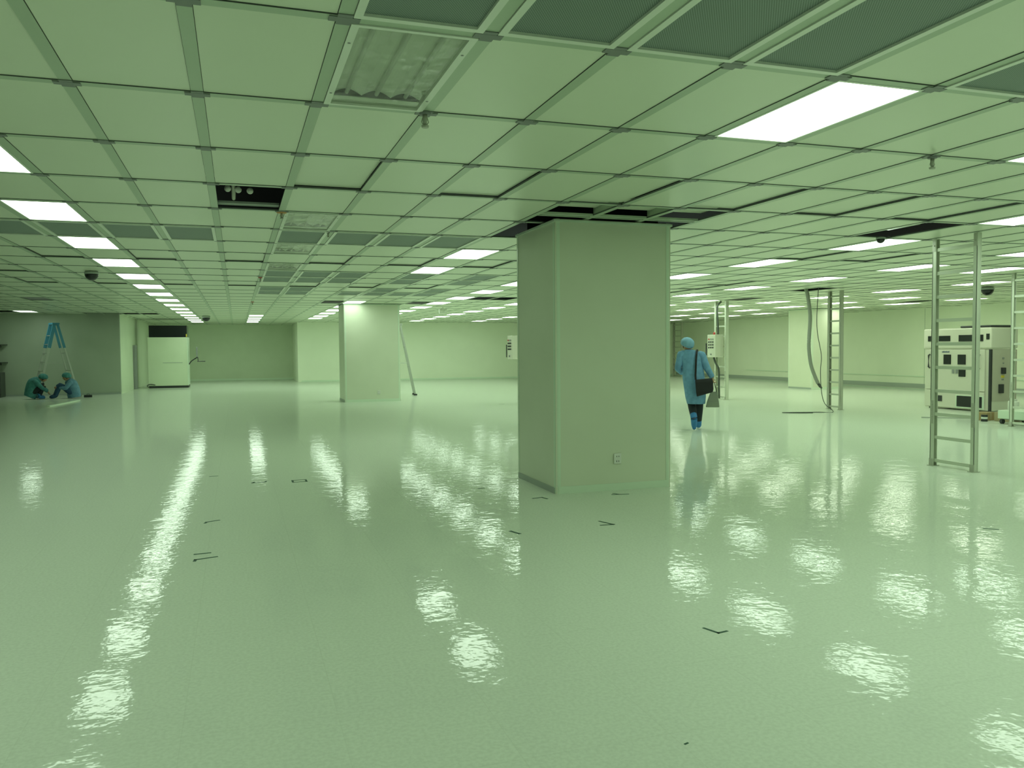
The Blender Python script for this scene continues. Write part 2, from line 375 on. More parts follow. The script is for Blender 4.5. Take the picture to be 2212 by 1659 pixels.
# ------------------------------------------------------------------ ceiling things
def light_proto():
    t = thing('ceiling_light', 'lit', 'ceiling light')
    f = MB(); a, c = .269, .569
    f.box(-a, a, -c, -c+.02, -.002, .03); f.box(-a, a, c-.02, c, -.002, .03)
    f.box(-a, -a+.016, -c+.02, c-.02, -.002, .03); f.box(a-.016, a, -c+.02, c-.02, -.002, .03)
    f.build('frame', M['white'], t)
    d = MB(); d.face([(-a+.014, -c+.018, .004), (-a+.014, c-.018, .004), (a-.014, c-.018, .004), (a-.014, -c+.018, .004)])
    d.build('diffuser', M['lamp'], t); return t
lp = light_proto(); first = True
lw = light_proto(); lw.children[1].data = lw.children[1].data.copy(); 
for ch in lw.children:
    if ch.name.startswith('diffuser'): ch.data.materials[0] = M['lamp_warm']
used = {False: False, True: False}
cols_ = sorted(LIT)
seen_cols = [c_ for c_ in cols_ if c_ != -11]
for ci in cols_:
    vis = []
    for j in LIT[ci]:
        q = px(gx(ci+.5), gy(j+.5), CZ)
        inside = q is not None and -60 < q[0] < 2270 and -40 < q[1]
        vis.append((j, inside))
    n_in = 0
    for j, inside in vis:
        warm = (ci >= 25 and j >= 8) or (ci >= 21 and j >= 16)
        src = lw if warm else lp
        o = src if not used[warm] else copy_tree(src)
        used[warm] = True
        o.location = (gx(ci+.5), gy(j+.5), CZ)
        if ci == -11: lab = 'small lit ceiling light at the far left above the end wall'
        elif inside:
            col = seen_cols.index(ci)
            lab = '%s lit ceiling light, %s from the camera in the %s row from the left' % ('warm white' if warm else 'cool white', ORD[n_in], ORD[col]); n_in += 1
        else: lab = 'lit ceiling light outside the picture'
        tag(o, lab, 'ceiling light', 'lit ceiling lights')
FILT_LAB = {(1, -1): 'leftmost of the four dark filter panels along the top edge of the photo', (2, -1): 'second from left of four dark filter panels along the top edge',
            (3, -1): 'third from left of four dark filter panels along the top edge', (4, -1): 'fourth dark filter panel along the top edge, above the big lit light',
            (6, -1): 'dark filter panel at the top right corner beyond the big lit light', (7, -1): 'dark filter panel outside the picture beyond the top right corner'}
rows_f = sorted({j for _, j in FILT})
def filter_proto():
    t = thing('filter_panel', 'x', 'filter panel')
    a, c = .268, .568; f = MB(); bw = .034
    f.box(-a, a, -c, -c+bw, -.006, .03); f.box(-a, a, c-bw, c, -.006, .03); f.box(-a, -a+bw, -c+bw, c-bw, -.006, .03); f.box(a-bw, a, -c+bw, c-bw, -.006, .03)
    f.build('frame', M['white'], t)
    d = MB(); d.box(-a+bw, a-bw, -c+bw, c-bw, .006, .02); d.build('screen', M['screen'], t); return t
fp = filter_proto(); first = True
ROWF = {5: 'nearest row left of the nearest pillar', 9: 'second row left of the nearest pillar', 10: 'third row left of the nearest pillar', 12: 'fourth row above the far pillar', 13: 'fifth row above the far pillar'}
for (i, j) in FILT:
    o = fp if first else copy_tree(fp); first = False
    o.location = (gx(i+.5), gy(j+.5), CZ)
    if (i, j) in FILT_LAB: lab = FILT_LAB[(i, j)]
    else:
        k = sorted(a for a, b_ in FILT if b_ == j).index(i)
        lab = 'dark grey filter panel, %s from left in the %s' % (ORD[k], ROWF[j])
    tag(o, lab, 'filter panel', 'ceiling filter panels')
def unlit_proto():
    t = thing('ceiling_light', 'x', 'ceiling light')
    a, c = .268, .568; f = MB(); bw = .034
    f.box(-a, a, -c, -c+.024, -.006, .03); f.box(-a, a, c-.024, c, -.006, .03); f.box(-a, -a+bw, -c+.024, c-.024, -.006, .03); f.box(a-bw, a, -c+.024, c-.024, -.006, .03)
    fo = f.build('frame', M['white'], t)
    for sx_ in (-1, 1):
        for sy_ in (-.36, .36):
            s_ = MB(); s_.tube([(sx_*(a-.017), sy_, -.0075), (sx_*(a-.017), sy_, -.005)], .007, 8); s_.build('screw', M['grey'], fo)
    # ribbed reflector: three lobes
    r = MB(); n = 36; prof = []
    for k in range(n+1):
        u = k/n; x = -a+bw+u*(2*a-2*bw); z = .085-.04*abs(math.sin(3*math.pi*u))**.8*-1 - .05
        prof.append((x, .030+.030*abs(math.sin(3*math.pi*u))))
    for k in range(n):
        (xa, za), (xb, zb) = prof[k], prof[k+1]
        r.face([(xa, -c+.024, za), (xa, c-.09, za), (xb, c-.09, zb), (xb, -c+.024, zb)])
    r.box(-a+bw, a-bw, c-.09, c-.024, .018, .022); r.box(-a+bw, a-bw, -c+.022, -c+.024, 0, .1); r.box(-a+bw-.002, -a+bw, -c+.024, c-.024, 0, .1); r.box(a-bw, a-bw+.002, -c+.024, c-.024, 0, .1)
    r.build('reflector', M['reflector'], t)
    for k in (-1, 0, 1):
        b_ = MB(); b_.tube([(k*.156, -c+.03, .040), (k*.156, c-.1, .040)], .011, 10); b_.build('tube', M['white'], t, smooth=True)
    d = MB(); d.face([(-a+bw, -c+.024, .004), (-a+bw, c-.024, .004), (a-bw, c-.024, .004), (a-bw, -c+.024, .004)]); d.build('clear_cover', M['clear'], t)
    return t
up_ = unlit_proto(); first = True
UL = ['unlit ceiling light with clear cover between the top filter panels and the open ceiling cell', 'unlit ceiling light just beyond the open ceiling cell, before the first filter row',
      'unlit ceiling light just beyond the first row of filter panels', 'unlit ceiling light just before the second row of filter panels']
for (i, j), lab in zip(UNLIT, UL):
    o = up_ if first else copy_tree(up_); first = False
    o.location = (gx(i+.5), gy(j+.5), CZ); tag(o, lab, 'ceiling light', 'unlit ceiling lights')
def raised_proto():
    b_ = MB(); b_.box(-.268, .268, -.568, .568, .021, .035); return b_.build('ceiling_tile', M['tile'])
rp = raised_proto(); first = True
ROWR = {2: 'near row before the nearest pillar', 7: 'row between first and second filter rows', 11: 'far row beyond the second filter rows'}
for (i, j) in RAISED:
    o = rp if first else rp.copy()
    if not first: C.objects.link(o)
    first = False
    o.location = (gx(i+.5), gy(j+.5), CZ)
    if j in ROWR:
        k = sorted(a for a, b_ in RAISED if b_ == j).index(i); lab = 'lifted ceiling tile with a black gap, %s from left in the %s' % (ORD[k], ROWR[j])
    else:
        lab = {(13, 5): 'lifted ceiling tile with a black gap, first right of the nearest pillar beside the lights', (15, 5): 'lifted ceiling tile with a black gap left of the first tall cable rack top',
               (16, 9): 'lifted ceiling tile, nearest of three in a line right of the nearest pillar', (16, 10): 'lifted ceiling tile, middle of three in a line right of the nearest pillar',
               (16, 11): 'lifted ceiling tile, farthest of three in a line right of the nearest pillar', (-6, 9): 'lifted ceiling tile at the far left, before the black dome camera', (-6, 11): 'lifted ceiling tile at the far left, beyond the black dome camera'}[(i, j)]
    tag(o, lab, 'ceiling tile', 'lifted ceiling tiles')
# pipework and a beam seen through the open cell
t = thing('ceiling_pipe', 'grey square duct crossing above the open ceiling cell on the left', 'pipe', (gx(.5), gy(3.5), CZ))
MB().box(-1.4, 1.4, -.22, -.12, .15, .22).build('duct', M['trim'], t); MB().box(-.27, .27, .44, .56, .03, .05).build('flange', M['skirt'], t)
t = thing('valve_cluster', 'shiny metal valves seen inside the open ceiling cell on the left', 'valve', (gx(.28), gy(3.5)+.12, CZ+.09))
m = MB(); m.tube([(0, -.3, .16), (0, .02, .14), (0, .2, 0), (0, .3, -.02)], .018, 8, sub=4); m.build('pipe', M['zinc'], t, smooth=True)
for q in ((-.05, .1, .03), (.04, .13, .03), (.14, .1, .02)):
    MB().ell(q, (.03, .03, .03), 10, 6).build('valve', M['white'], t, smooth=True)
# sprinklers
def sprinkler(x, y, label, m1, s=1.0, kc=1.0):
    t = thing('sprinkler_head', label, 'sprinkler', (x, y, CZ), 0)
    a = MB(); a.loft([(0, 0, -.014*s, .03*s*kc, .03*s*kc), (0, 0, 0, .036*s*kc, .036*s*kc)], 14); a.build('collar', m1, t, smooth=True)
    a = MB(); a.loft([(0, 0, -.075*s, .009*s, .009*s), (0, 0, -.05*s, .013*s, .013*s), (0, 0, -.013*s, .014*s, .014*s)], 10); a.build('nozzle', M['zinc'], t, smooth=True)
    a = MB(); a.loft([(0, 0, -.086*s, .02*s, .02*s), (0, 0, -.075*s, .022*s, .022*s)], 12); a.build('deflector', M['zinc'], t)
    for k in (-1, 1):
        a = MB(); a.tube([(k*.012*s, 0, -.03*s), (k*.02*s, 0, -.055*s), (k*.006*s, 0, -.078*s)], .003*s, 6); a.build('arm', M['zinc'], t)
sprinkler(gx(1.98), gy(.98), 'small metal sprinkler head at the corner of the near unlit light', M['node'])
sprinkler(gx(8.02), gy(1.0), 'small metal sprinkler head on the ceiling right of the big lit light', M['node'])
sprinkler(gx(1), gy(4.03), 'sprinkler head with an orange collar at the open ceiling cell', M['orange'], .75, 2.0)
sprinkler(gx(1), gy(10.2), 'sprinkler head with a red collar beside the second filter rows', M['red'], .8, 1.4)
sprinkler(gx(1), gy(16.7), 'far sprinkler head with a red collar left of the far pillar', M['red'], .9, 1.4)
sprinkler(gx(1.95), gy(5.1), 'tiny sprinkler head between the first two filters left of the near pillar', M['node'], .6)
def dome(x, y, s, label):
    t = thing('dome_camera', label, 'camera', (x, y, CZ))
    a = MB(); a.loft([(0, 0, -.05*s, .12*s, .12*s), (0, 0, -.02*s, .125*s, .125*s), (0, 0, 0, .10*s, .10*s)], 18); a.build('housing', M['skirt'], t, smooth=True)
    a = MB(); a.ell((0, 0, -.05*s), (.115*s, .115*s, .115*s), 18, 8, T=Matrix.Rotation(math.pi, 3, 'X'), z0=0); a.build('dome', M['glass_dark'], t, smooth=True)
dome(gx(-3.45), gy(9.75), .92, 'black dome camera on the left ceiling beside the long row of lights')
dome(gx(-1.5), gy(24.9), 1.25, 'tiny black dome camera at the far end of the long left row of lights')
dome(gx(27.4), gy(9.2), 1.15, 'black dome camera on the right ceiling behind the near cable rack')
dome(gx(12.7), gy(3.95), .45, 'small dark sensor hanging from the open ceiling cell above the lit light')
t = thing('emergency_light', 'small white emergency lamp hanging under the ceiling right of the far pillar', 'lamp', (gx(10.4), gy(17.9), CZ))
B(-.12, .12, -.05, .05, -.22, -.08).build('body', M['white'], t, bevel=.01); MB().tube([(0, 0, -.08), (0, 0, 0)], .02, 8).build('stem', M['white'], t)
for k in (-.07, .07): MB().ell((k, -.05, -.14), (.05, .03, .05)).build('lamp_head', M['white'], t, smooth=True)

# ------------------------------------------------------------------ cable racks
def rack(x, y, L, label, mt=None, rung0=.07, step=.29, a=.105, bq=.07, plates=True, rz=0.0, htop=CZ):
    mt = mt or M['galv']
    t = thing('cable_rack', label, 'cable rack', (x, y, 0), rz, 'vertical cable ladders')
    for s_ in (-1, 1):
        yy = s_*(L/2-bq/2); r = MB()
        # C channel, open to the inside
        r.box(-a/2, a/2, yy+s_*(bq/2-.008)-.004, yy+s_*(bq/2-.008)+.004, .006, htop-.006)
        for q in (-1, 1): r.box(q*(a/2-.004)-.004, q*(a/2-.004)+.004, yy-bq/2, yy+bq/2, .006, htop-.006)
        ro = r.build('rail', mt, t)
        f = MB(); f.box(-a/2-.03, a/2+.03, yy-bq/2-.01, yy+bq/2+.01, 0, .008); f.box(-a/2-.008, -a/2, yy-.03, yy+.03, .008, .09); f.build('base_plate', M['zinc'], t)
        if plates:
            hb = MB()
            for k in range(5): hb.tube([(-a/2-.001, yy, .57+k*.05), (-a/2-.008, yy, .57+k*.05)], .008, 8)
            hb.box(-a/2-.003, -a/2, yy-bq/2+.006, yy+bq/2-.006, .53, .82); hb.build('splice_plate', M['zinc'], t)
            hb = MB(); hb.box(-a/2-.003, -a/2, yy-bq/2+.004, yy+bq/2-.004, htop-.16, htop-.01); hb.tube([(-a/2, yy, htop-.09), (-a/2-.012, yy, htop-.09)], .01, 8); hb.build('top_bracket', M['zinc'], t)
    k = 0
    while rung0+k*step < htop-.05:
        z = rung0+k*step; r = MB(); r.box(-.018, .018, -L/2+.012, L/2-.012, z-.02, z+.02); r.build('rung', mt, t); k += 1
    return t
rack(8.25, 7.755, .66, 'tall steel cable rack standing nearest, right of the big pillar, floor to ceiling', a=.06, bq=.058)
rack(13.24, 20.57, .61, 'far steel cable rack holding a white control box beside the walking person', M['galv'], a=.09, bq=.075)
rack(13.48, 16.10, .46, 'steel cable rack standing in front of the right hand pillar near the hose', M['zinc'], a=.08, bq=.06)
rack(13.50, 11.12, .62, 'steel cable rack cut by the right edge before the second machine', M['galv'], a=.06, bq=.055)
rack(21.9, 38.1, .9, 'distant steel cable rack against the wall behind the walking person', M['zinc'], plates=False)
rack(7.45, 20.9, .6, 'steel cable rack hidden behind the nearest pillar', M['zinc'], plates=False)
def control_box(x, y, z0, z1, wx, wy, label, lamp):
    t = thing('control_box', label, 'control box', (x, y, z0)); h = z1-z0
    B(-wx/2, wx/2, -wy/2, wy/2, 0, h).build('enclosure', M['machine'], t, bevel=.012)
    # front towards -x: rows of switches
    for r_, mm in enumerate((M['red'], M['dark'], M['dark'], M['dark'])):
        for c_ in range(3):
            yy = wy*(.26-.24*c_); zz = h*(.80-.125*r_)
            q = MB(); q.tube([(-wx/2, yy, zz), (-wx/2-.022, yy, zz)], .022, 10); q.build('button', mm if c_ == 0 or r_ else M['grey'], t)
    q = MB(); q.tube([(-wx/2, 0, h*.13), (-wx/2-.03, 0, h*.13)], .022, 10); q.build('switch', M['grey'], t)
    B(-wx/2-.02, -wx/2-.004, wy/2+.01, wy/2+.06, h*.08, h*.62).build('side_handle', M['dark'], t)
    if lamp:
        q = MB(); q.loft([(0, .05, h, .035, .035), (0, .05, h+.05, .033, .033), (0, .05, h+.08, .015, .015)], 12); q.build('warning_lamp', M['red'], t, smooth=True)
control_box(13.055, 20.60, 1.215, 1.86, .26, .42, 'white control box with rows of switches on the rack behind the person', True)
control_box(7.16, 20.92, 1.22, 1.85, .44, .42, 'control box half hidden at the left edge of the nearest pillar', False)
t = MB(); t.tube([(13.25, 20.60, CZ-.01), (13.13, 20.62, 2.65), (13.14, 20.6, 2.2), (13.14, 20.58, 1.87)], .028, 8, sub=4)
tag(t.build('conduit', M['cable'], smooth=True), 'dark cable running down the far rack into the control box', 'cable')
t = MB(); t.tube([(13.02, 20.62, 1.21), (13.07, 20.6, 1.05), (13.15, 20.56, .85), (13.15, 20.55, .4), (13.16, 20.55, .03)], .03, 8, sub=4)
tag(t.build('conduit', M['cable'], smooth=True), 'dark cable running from the control box down the far rack to the floor', 'cable')
# hose and cables hanging in front of the pillar at the right
t = thing('hanging_hose', 'thick grey hose hanging in a bow from the open ceiling cell at the right', 'hose', (12.44, 15.6, 0))
m = MB(); m.tube([(0, .3, CZ+.05), (0.0, .2, 2.7), (0, .1, 2.2), (-.10, 0, 1.75), (-.105, 0, 1.45), (-.05, 0, 1.1), (.05, 0, .85), (.15, 0, .66)], .042, 10, sub=5); m.build('hose', M['hose'], t, smooth=True)
m = MB(); m.tube([(.16, 0, .65), (.22, 0, .58)], .032, 10); m.tube([(.215, 0, .585), (.25, 0, .545)], .022, 8); m.build('coupling', M['cable'], t, smooth=True)
m = MB(); m.tube([(12.44, 15.42, CZ+.05), (12.40, 15.42, 2.2), (12.42, 15.42, 1.8), (12.53, 15.42, 1.3), (12.51, 15.42, .95), (12.54, 15.42, .5), (12.70, 15.5, .2), (12.84, 15.38, .012), (12.55, 15.5, .008), (12.2, 15.6, .008), (11.72, 15.72, .008), (12.0, 15.5, .008), (12.3, 15.4, .008)], .0085, 6, sub=5)
tag(m.build('loose_cable', M['cable'], smooth=True), 'thin dark cable hanging beside the hose and trailing over the floor', 'cable')

# ------------------------------------------------------------------ machines on the right
t = thing('production_machine', 'cream production machine with dark windows behind the nearest cable rack', 'machine', (15.85, 14.88, 0))
B(.03, .78, -.93, .92, .03, 1.415).build('body', M['machine'], t, bevel=.02)
B(0, .80, -.95, .94, 1.425, 1.90).build('upper_cabinet', M['machine'], t, bevel=.03)
B(.02, .76, -.93, -.1, 1.90, 1.95).build('top_cover', M['dark'], t, bevel=.02)
B(-.01, .03, -.80, .86, .46, 1.41).build('front_panel', M['machine'], t, bevel=.008)
B(-.012, .03, -.80, .86, .05, .445).build('lower_panel', M['machine'], t, bevel=.008)
B(0, .05, -.945, -.90, .03, 1.41).build('edge_strip', M['dark'], t)
B(.06, .775, -.945, -.928, .25, 1.40).build('side_panel', M['machside'], t)  # darker than the front: the shaded side put into the panel colour
def win(y0, y1, z0, z1, nm='window', mm=None, x=-.022, p=None): return MB().box(x, x+.02, y0, y1, z0, z1).build(nm, mm or M['glass_dark'], p or t, bevel=.006)
Y = 14.88
for (a, b_, c_, d) in ((15.03, 15.68, 1.60, 1.73), (14.13, 14.79, 1.59, 1.74), (13.97, 14.05, 1.63, 1.76)): win(a-Y, b_-Y, c_, d, x=-.012)
for (a, b_, c_, d) in ((14.99, 15.20, 1.06, 1.29), (14.58, 14.80, 1.06, 1.29)): win(a-Y, b_-Y, c_, d)
win(14.58-Y, 14.77-Y, .78, .97, 'monitor', M['glass_dark'])
for a in (14.93, 14.83): win(a-Y-.04, a-Y+.03, .85, .95, 'switch', M['grey'])
for a in (15.61, 14.21): MB().tube([(-.012, a-Y, .97), (-.05, a-Y, .99), (-.05, a-Y, 1.27), (-.012, a-Y, 1.29)], .02, 8).build('handle', M['dark'], t)
fw = win(14.08-Y, 14.84-Y, .06, .36, 'window_frame', M['trim'], x=-.024); win(14.12-Y, 14.80-Y, .09, .34, 'lower_window', M['glass_dark'], x=-.034)
win(15.23-Y, 15.35-Y, .18, .32, 'hatch', M['dark'])
lg = MB(); yy = 15.25-Y
for k in range(9):                       # small illegible wordmark: a row of short strokes
    a = .016+.008*((k*7) % 3)/2; lg.box(-.0135, -.010, yy-.024*k-.017, yy-.024*k, 1.335, 1.335+a+.012)
lg.build('lettering', M['blue_text'], t)
for (x, z, r, mm) in ((.36, 1.21, .022, M['grey']), (.36, 1.10, .014, M['grey'])): MB().tube([(x, -.946, z), (x, -.97, z)], r, 10).build('button', mm, t)
for (x, z, a, c_, mm, nm) in ((.36, .93, .055, .07, M['dark'], 'switch_box'), (.36, .80, .05, .028, M['yellow'], 'warning_label'), (.36, .735, .035, .018, M['grey'], 'name_plate'), (.30, .53, .06, .10, M['dark'], 'plug_box')):
    B(x-a, x+a, -.99 if nm.endswith('box') else -.95, -.94, z-c_, z+c_).build(nm, mm, t, bevel=.004)
for (x, y) in ((.1, -.8), (.7, -.8), (.1, .8), (.7, .8)): MB().tube([(x, y, 0), (x, y, .04)], .03, 10).build('foot', M['dark'], t)
# second machine, cut by the frame
t = thing('production_machine', 'second machine with a round dial behind the rack at the right edge', 'machine', (16.85, 12.0, 0))
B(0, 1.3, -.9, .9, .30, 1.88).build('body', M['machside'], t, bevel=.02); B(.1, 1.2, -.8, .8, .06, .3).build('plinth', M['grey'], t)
MB().tube([(-.002, .62, 1.70), (-.03, .62, 1.70)], .09, 18).build('dial', M['grey'], t); MB().tube([(-.031, .62, 1.70), (-.034, .62, 1.70)], .055, 16).build('dial_face', M['machine'], t)
B(-.015, 0, .56, .70, 1.38, 1.56).build('switch_box', M['dark'], t); B(-.015, 0, .05, .66, .80, 1.18).build('window', M['glass_dark'], t)
q = MB(); q.rings([[(-.05, .5, .75), (-.05, -.3, .75), (-.03, -.3, .75), (-.03, .5, .75)], [(-.25, .55, .22), (-.25, -.3, .28), (-.22, -.3, .28), (-.22, .55, .22)]]); q.build('slanted_panel', M['white'], t)
for (x, y) in ((.2, -.7), (1.1, -.7), (.2, .7), (1.1, .7)): MB().tube([(x, y-.02, .03), (x, y+.02, .03)], .03, 12).build('caster', M['dark'], t)
# clutter at its foot
def prop(name, label, cat, loc, rz=0.0): return thing(name, label, cat, loc, rz)
t = prop('white_canister', 'white canister standing beside the cream machine', 'canister', (15.97, 13.45, 0))
q = MB(); q.loft([(0, 0, 0, .11, .11), (0, 0, .26, .11, .11), (0, 0, .29, .10, .10)], 18); q.build('body', M['white'], t, smooth=True)
q = MB(); q.loft([(0, 0, .29, .07, .07), (0, 0, .33, .07, .07)], 14); q.build('lid', M['white'], t, smooth=True)
t = prop('cardboard_box', 'brown cardboard box on the floor right of the nearest cable rack', 'box', (14.22, 12.62, 0), .3)
B(-.16, .16, -.12, .12, 0, .16).build('carton', M['carton'], t, bevel=.004); B(-.025, .025, -.122, .122, .02, .163).build('packing_tape', M['carton_pale'], t)
t = prop('cardboard_box', 'pale cardboard box on the floor beside the brown one', 'box', (14.38, 12.22, 0), .1)
B(-.16, .16, -.18, .18, 0, .18).build('carton', M['carton_pale'], t, bevel=.004); B(-.162, .162, -.02, .02, .02, .183).build('packing_tape', M['carton'], t)
t = prop('tape_roll', 'black and white roll standing between the two cardboard boxes', 'roll', (13.97, 12.40, 0))
q = MB(); q.loft([(0, 0, 0, .06, .06), (0, 0, .05, .06, .06)], 16); q.build('lower_ring', M['dark'], t); q = MB(); q.loft([(0, 0, .05, .058, .058), (0, 0, .09, .058, .058)], 16); q.build('middle_ring', M['white'], t); q = MB(); q.loft([(0, 0, .09, .06, .06), (0, 0, .13, .06, .06)], 16); q.build('upper_ring', M['dark'], t)
t = prop('platform_trolley', 'low pale trolley on dark casters at the right edge', 'trolley', (14.17, 11.68, 0), .06)
B(-.35, .35, -.30, .30, .10, .26).build('deck', M['trim'], t, bevel=.01)
for (x, y) in ((-.3, -.24), (.3, -.24), (-.3, .24), (.3, .24)):
    q = MB(); q.tube([(x, y-.025, .045), (x, y+.025, .045)], .045, 14); q.build('caster', M['dark'], t); 
B(-.3, .3, -.26, .26, .085, .10).build('underframe', M['grey'], t)
t = MB(); t.box(-.012, .012, -.5, .5, 0, .02); tag(t.build('metal_bar', M['alu'], loc=(13.9, 13.2, 0)), 'thin metal bar lying on the floor before the cream machine', 'bar').rotation_euler = (0, 0, .9)

# ------------------------------------------------------------------ far left corner
t = thing('tall_cabinet', 'pale cabinet with a dark upper window at the far left', 'cabinet', (-2.66, 36.35, 0))
B(-.76, .76, 0, 1.2, .09, 2.07).build('body', M['wall'], t, bevel=.01)
B(-.74, .76, .03, 1.18, 0, .09).build('plinth', M['dark'], t)
B(-.70, .74, .02, 1.15, 2.07, 2.55).build('upper_window', M['glass_dark'], t)
B(.70, .74, .0, .02, 2.09, 2.2).build('warning_label', M['yellow'], t); B(.735, .765, -.01, 1.19, .1, 2.07).build('corner_post', M['trim'], t)
B(-.2, .55, -.006, 0, 1.02, 1.04).build('joint_strip', M['skirt'], t)
q = MB(); q.tube([(-.72, -.02, .02), (-.80, -.05, .10), (-.7, -.03, .16), (-.5, -.02, .13)], .02, 6, sub=4); q.build('cable_loop', M['cable'], t, smooth=True)
t = thing('monitor_arm', 'dark monitor and keyboard tray on an arm at the cabinet side', 'monitor', (-1.880, 36.75, 0.95))
q = MB(); q.tube([(0, 0, 0), (.10, -.02, .14), (.34, -.05, .30)], .022, 8, sub=3); q.build('arm', M['dark'], t, smooth=True)
q = B(.29, .34, -.26, .20, .30, .72); q.build('screen', M['grey'], t, bevel=.01)
B(.33, .64, -.30, .12, .11, .14).build('keyboard_tray', M['dark'], t, bevel=.008); MB().tube([(.34, -.05, .30), (.36, -.08, .13)], .016, 8).build('bracket', M['dark'], t)
t = thing('low_cabinet', 'low green grey cabinet with dark frame at the left edge', 'cabinet', (-8.2, 31.55, 0))
B(-.72, .72, -.27, .27, .05, .79).build('body', M['wall'], t)
q = MB(); q.box(-.75, .75, -.30, .30, .79, .83); q.box(-.75, .75, -.30, .30, .0, .05); q.build('frame', M['cable'], t)
for s_ in (-1, 1): B(s_*.735-.02, s_*.735+.02, -.29, .29, .05, .79).build('side_post', M['cable'], t)
for z, a in ((1.76, 'upper'), (1.16, 'lower')):
    t = thing('wall_shelf', 'thin dark %s wall shelf at the left edge' % a, 'shelf', (-8.1, 31.85, z))
    B(-.6, .72, -.15, .15, -.012, .012).build('board', M['cable'], t)
    for x in (-.4, .5): B(x, x+.03, -.12, .15, -.09, -.012).build('bracket', M['cable'], t)
for z, a in ((1.19, 'lower'), (1.79, 'upper')):
    t = thing('white_box', 'small white device on the %s wall shelf at the left edge' % a, 'device', (-8.0, 31.85, z-.018))
    B(-.14, .12, -.1, .1, .015, .15).build('case', M['white'], t, bevel=.01); B(-.13, .11, -.09, .09, 0, .015).build('base', M['dark'], t)

# step ladder with two people at its foot
def step_ladder(loc, rz, H, spread, label, blue, n=6, wid=.5, wtop=.34):
    t = thing('step_ladder', label, 'ladder', loc, rz)
    for s_, nm in ((-1, 'front'), (1, 'rear')):
        for q in (-1, 1):
            p0 = Vector((s_*spread, q*wid/2, 0)); p1 = Vector((s_*.05, q*wtop/2, H-.06))
            pm = p0.lerp(p1, .68); m_ = MB()
            def seg(a, b_, hw, hd):
                d = (b_-a).normalized(); x = Vector((1, 0, 0)); x = (x-d*x.dot(d)).normalized(); y = d.cross(x)
                return [[a+hw*x*sx_+hd*y*sy_ for sx_, sy_ in ((-1, -1), (1, -1), (1, 1), (-1, 1))], [b_+hw*x*sx_+hd*y*sy_ for sx_, sy_ in ((-1, -1), (1, -1), (1, 1), (-1, 1))]]
            m_.rings(seg(p0, p1, .036 if s_ < 0 else .026, .016)); m_.build('rail', M['alu'], t)
            if blue:
                m_ = MB(); m_.rings(seg(pm, p1, .05 if s_ < 0 else .036, .022)); m_.build('rail_cover', M['ladder_blue'], t)
            m_ = MB(); a_ = Vector((s_*spread, q*wid/2, 0)); m_.box(a_.x-.055, a_.x+.055, a_.y-.025, a_.y+.025, 0, .05); m_.build('foot', M['dark'], t)
    for k in range(1, n+1):
        u = k/(n+1)*.97; x = -spread+u*(spread-.05); w_ = wid+(wtop-wid)*u; z = u*(H-.06)
        B(x-.04, x+.04, -w_/2+.01, w_/2-.01, z-.012, z+.012).build('step', M['alu'], t)
    for k in (1, 3, 5):
        u = k/(n+1)*.97; x = spread-u*(spread-.05); w_ = wid+(wtop-wid)*u; z = u*(H-.06)
        MB().tube([(x, -w_/2, z), (x, w_/2, z)], .012, 8).build('brace', M['alu'], t)
    u = .45
    for q in (-1, 1):
        w_ = wid+(wtop-wid)*u; MB().tube([(-spread+u*(spread-.05), q*w_/2, u*H), (spread-u*(spread-.05), q*w_/2, u*H)], .008, 6).build('spreader', M['alu'], t)
    B(-.11, .11, -wtop/2-.03, wtop/2+.03, H-.06, H).build('top_cap', M['ladder_blue'] if blue else M['alu'], t, bevel=.012)
    return t
step_ladder((-5.74, 30.85, 0), .45, 2.47, .62, 'tall blue step ladder behind two seated people at the left', True, 7, .62, .40)
step_ladder((5.05, 26.78, 0), -.11, 2.35, .50, 'grey step ladder leaning out from behind the far pillar', False, 6, .5, .34)
tag(MB().box(-.05, .05, -1.38, 1.38, 0, .035).build('metal_strip', M['trim'], loc=(-4.78, 26.75, 0)), 'long pale strip lying on the floor before the seated people', 'strip').rotation_euler = (0, 0, -.11)
t = thing('tool_case', 'small black tool case on the floor behind the right seated person', 'tool case', (-4.68, 30.2, 0))
B(-.12, .12, -.06, .06, 0, .08).build('case', M['dark'], t, bevel=.01); MB().tube([(-.04, 0, .08), (-.03, 0, .11), (.03, 0, .11), (.04, 0, .08)], .008, 6).build('handle', M['dark'], t)

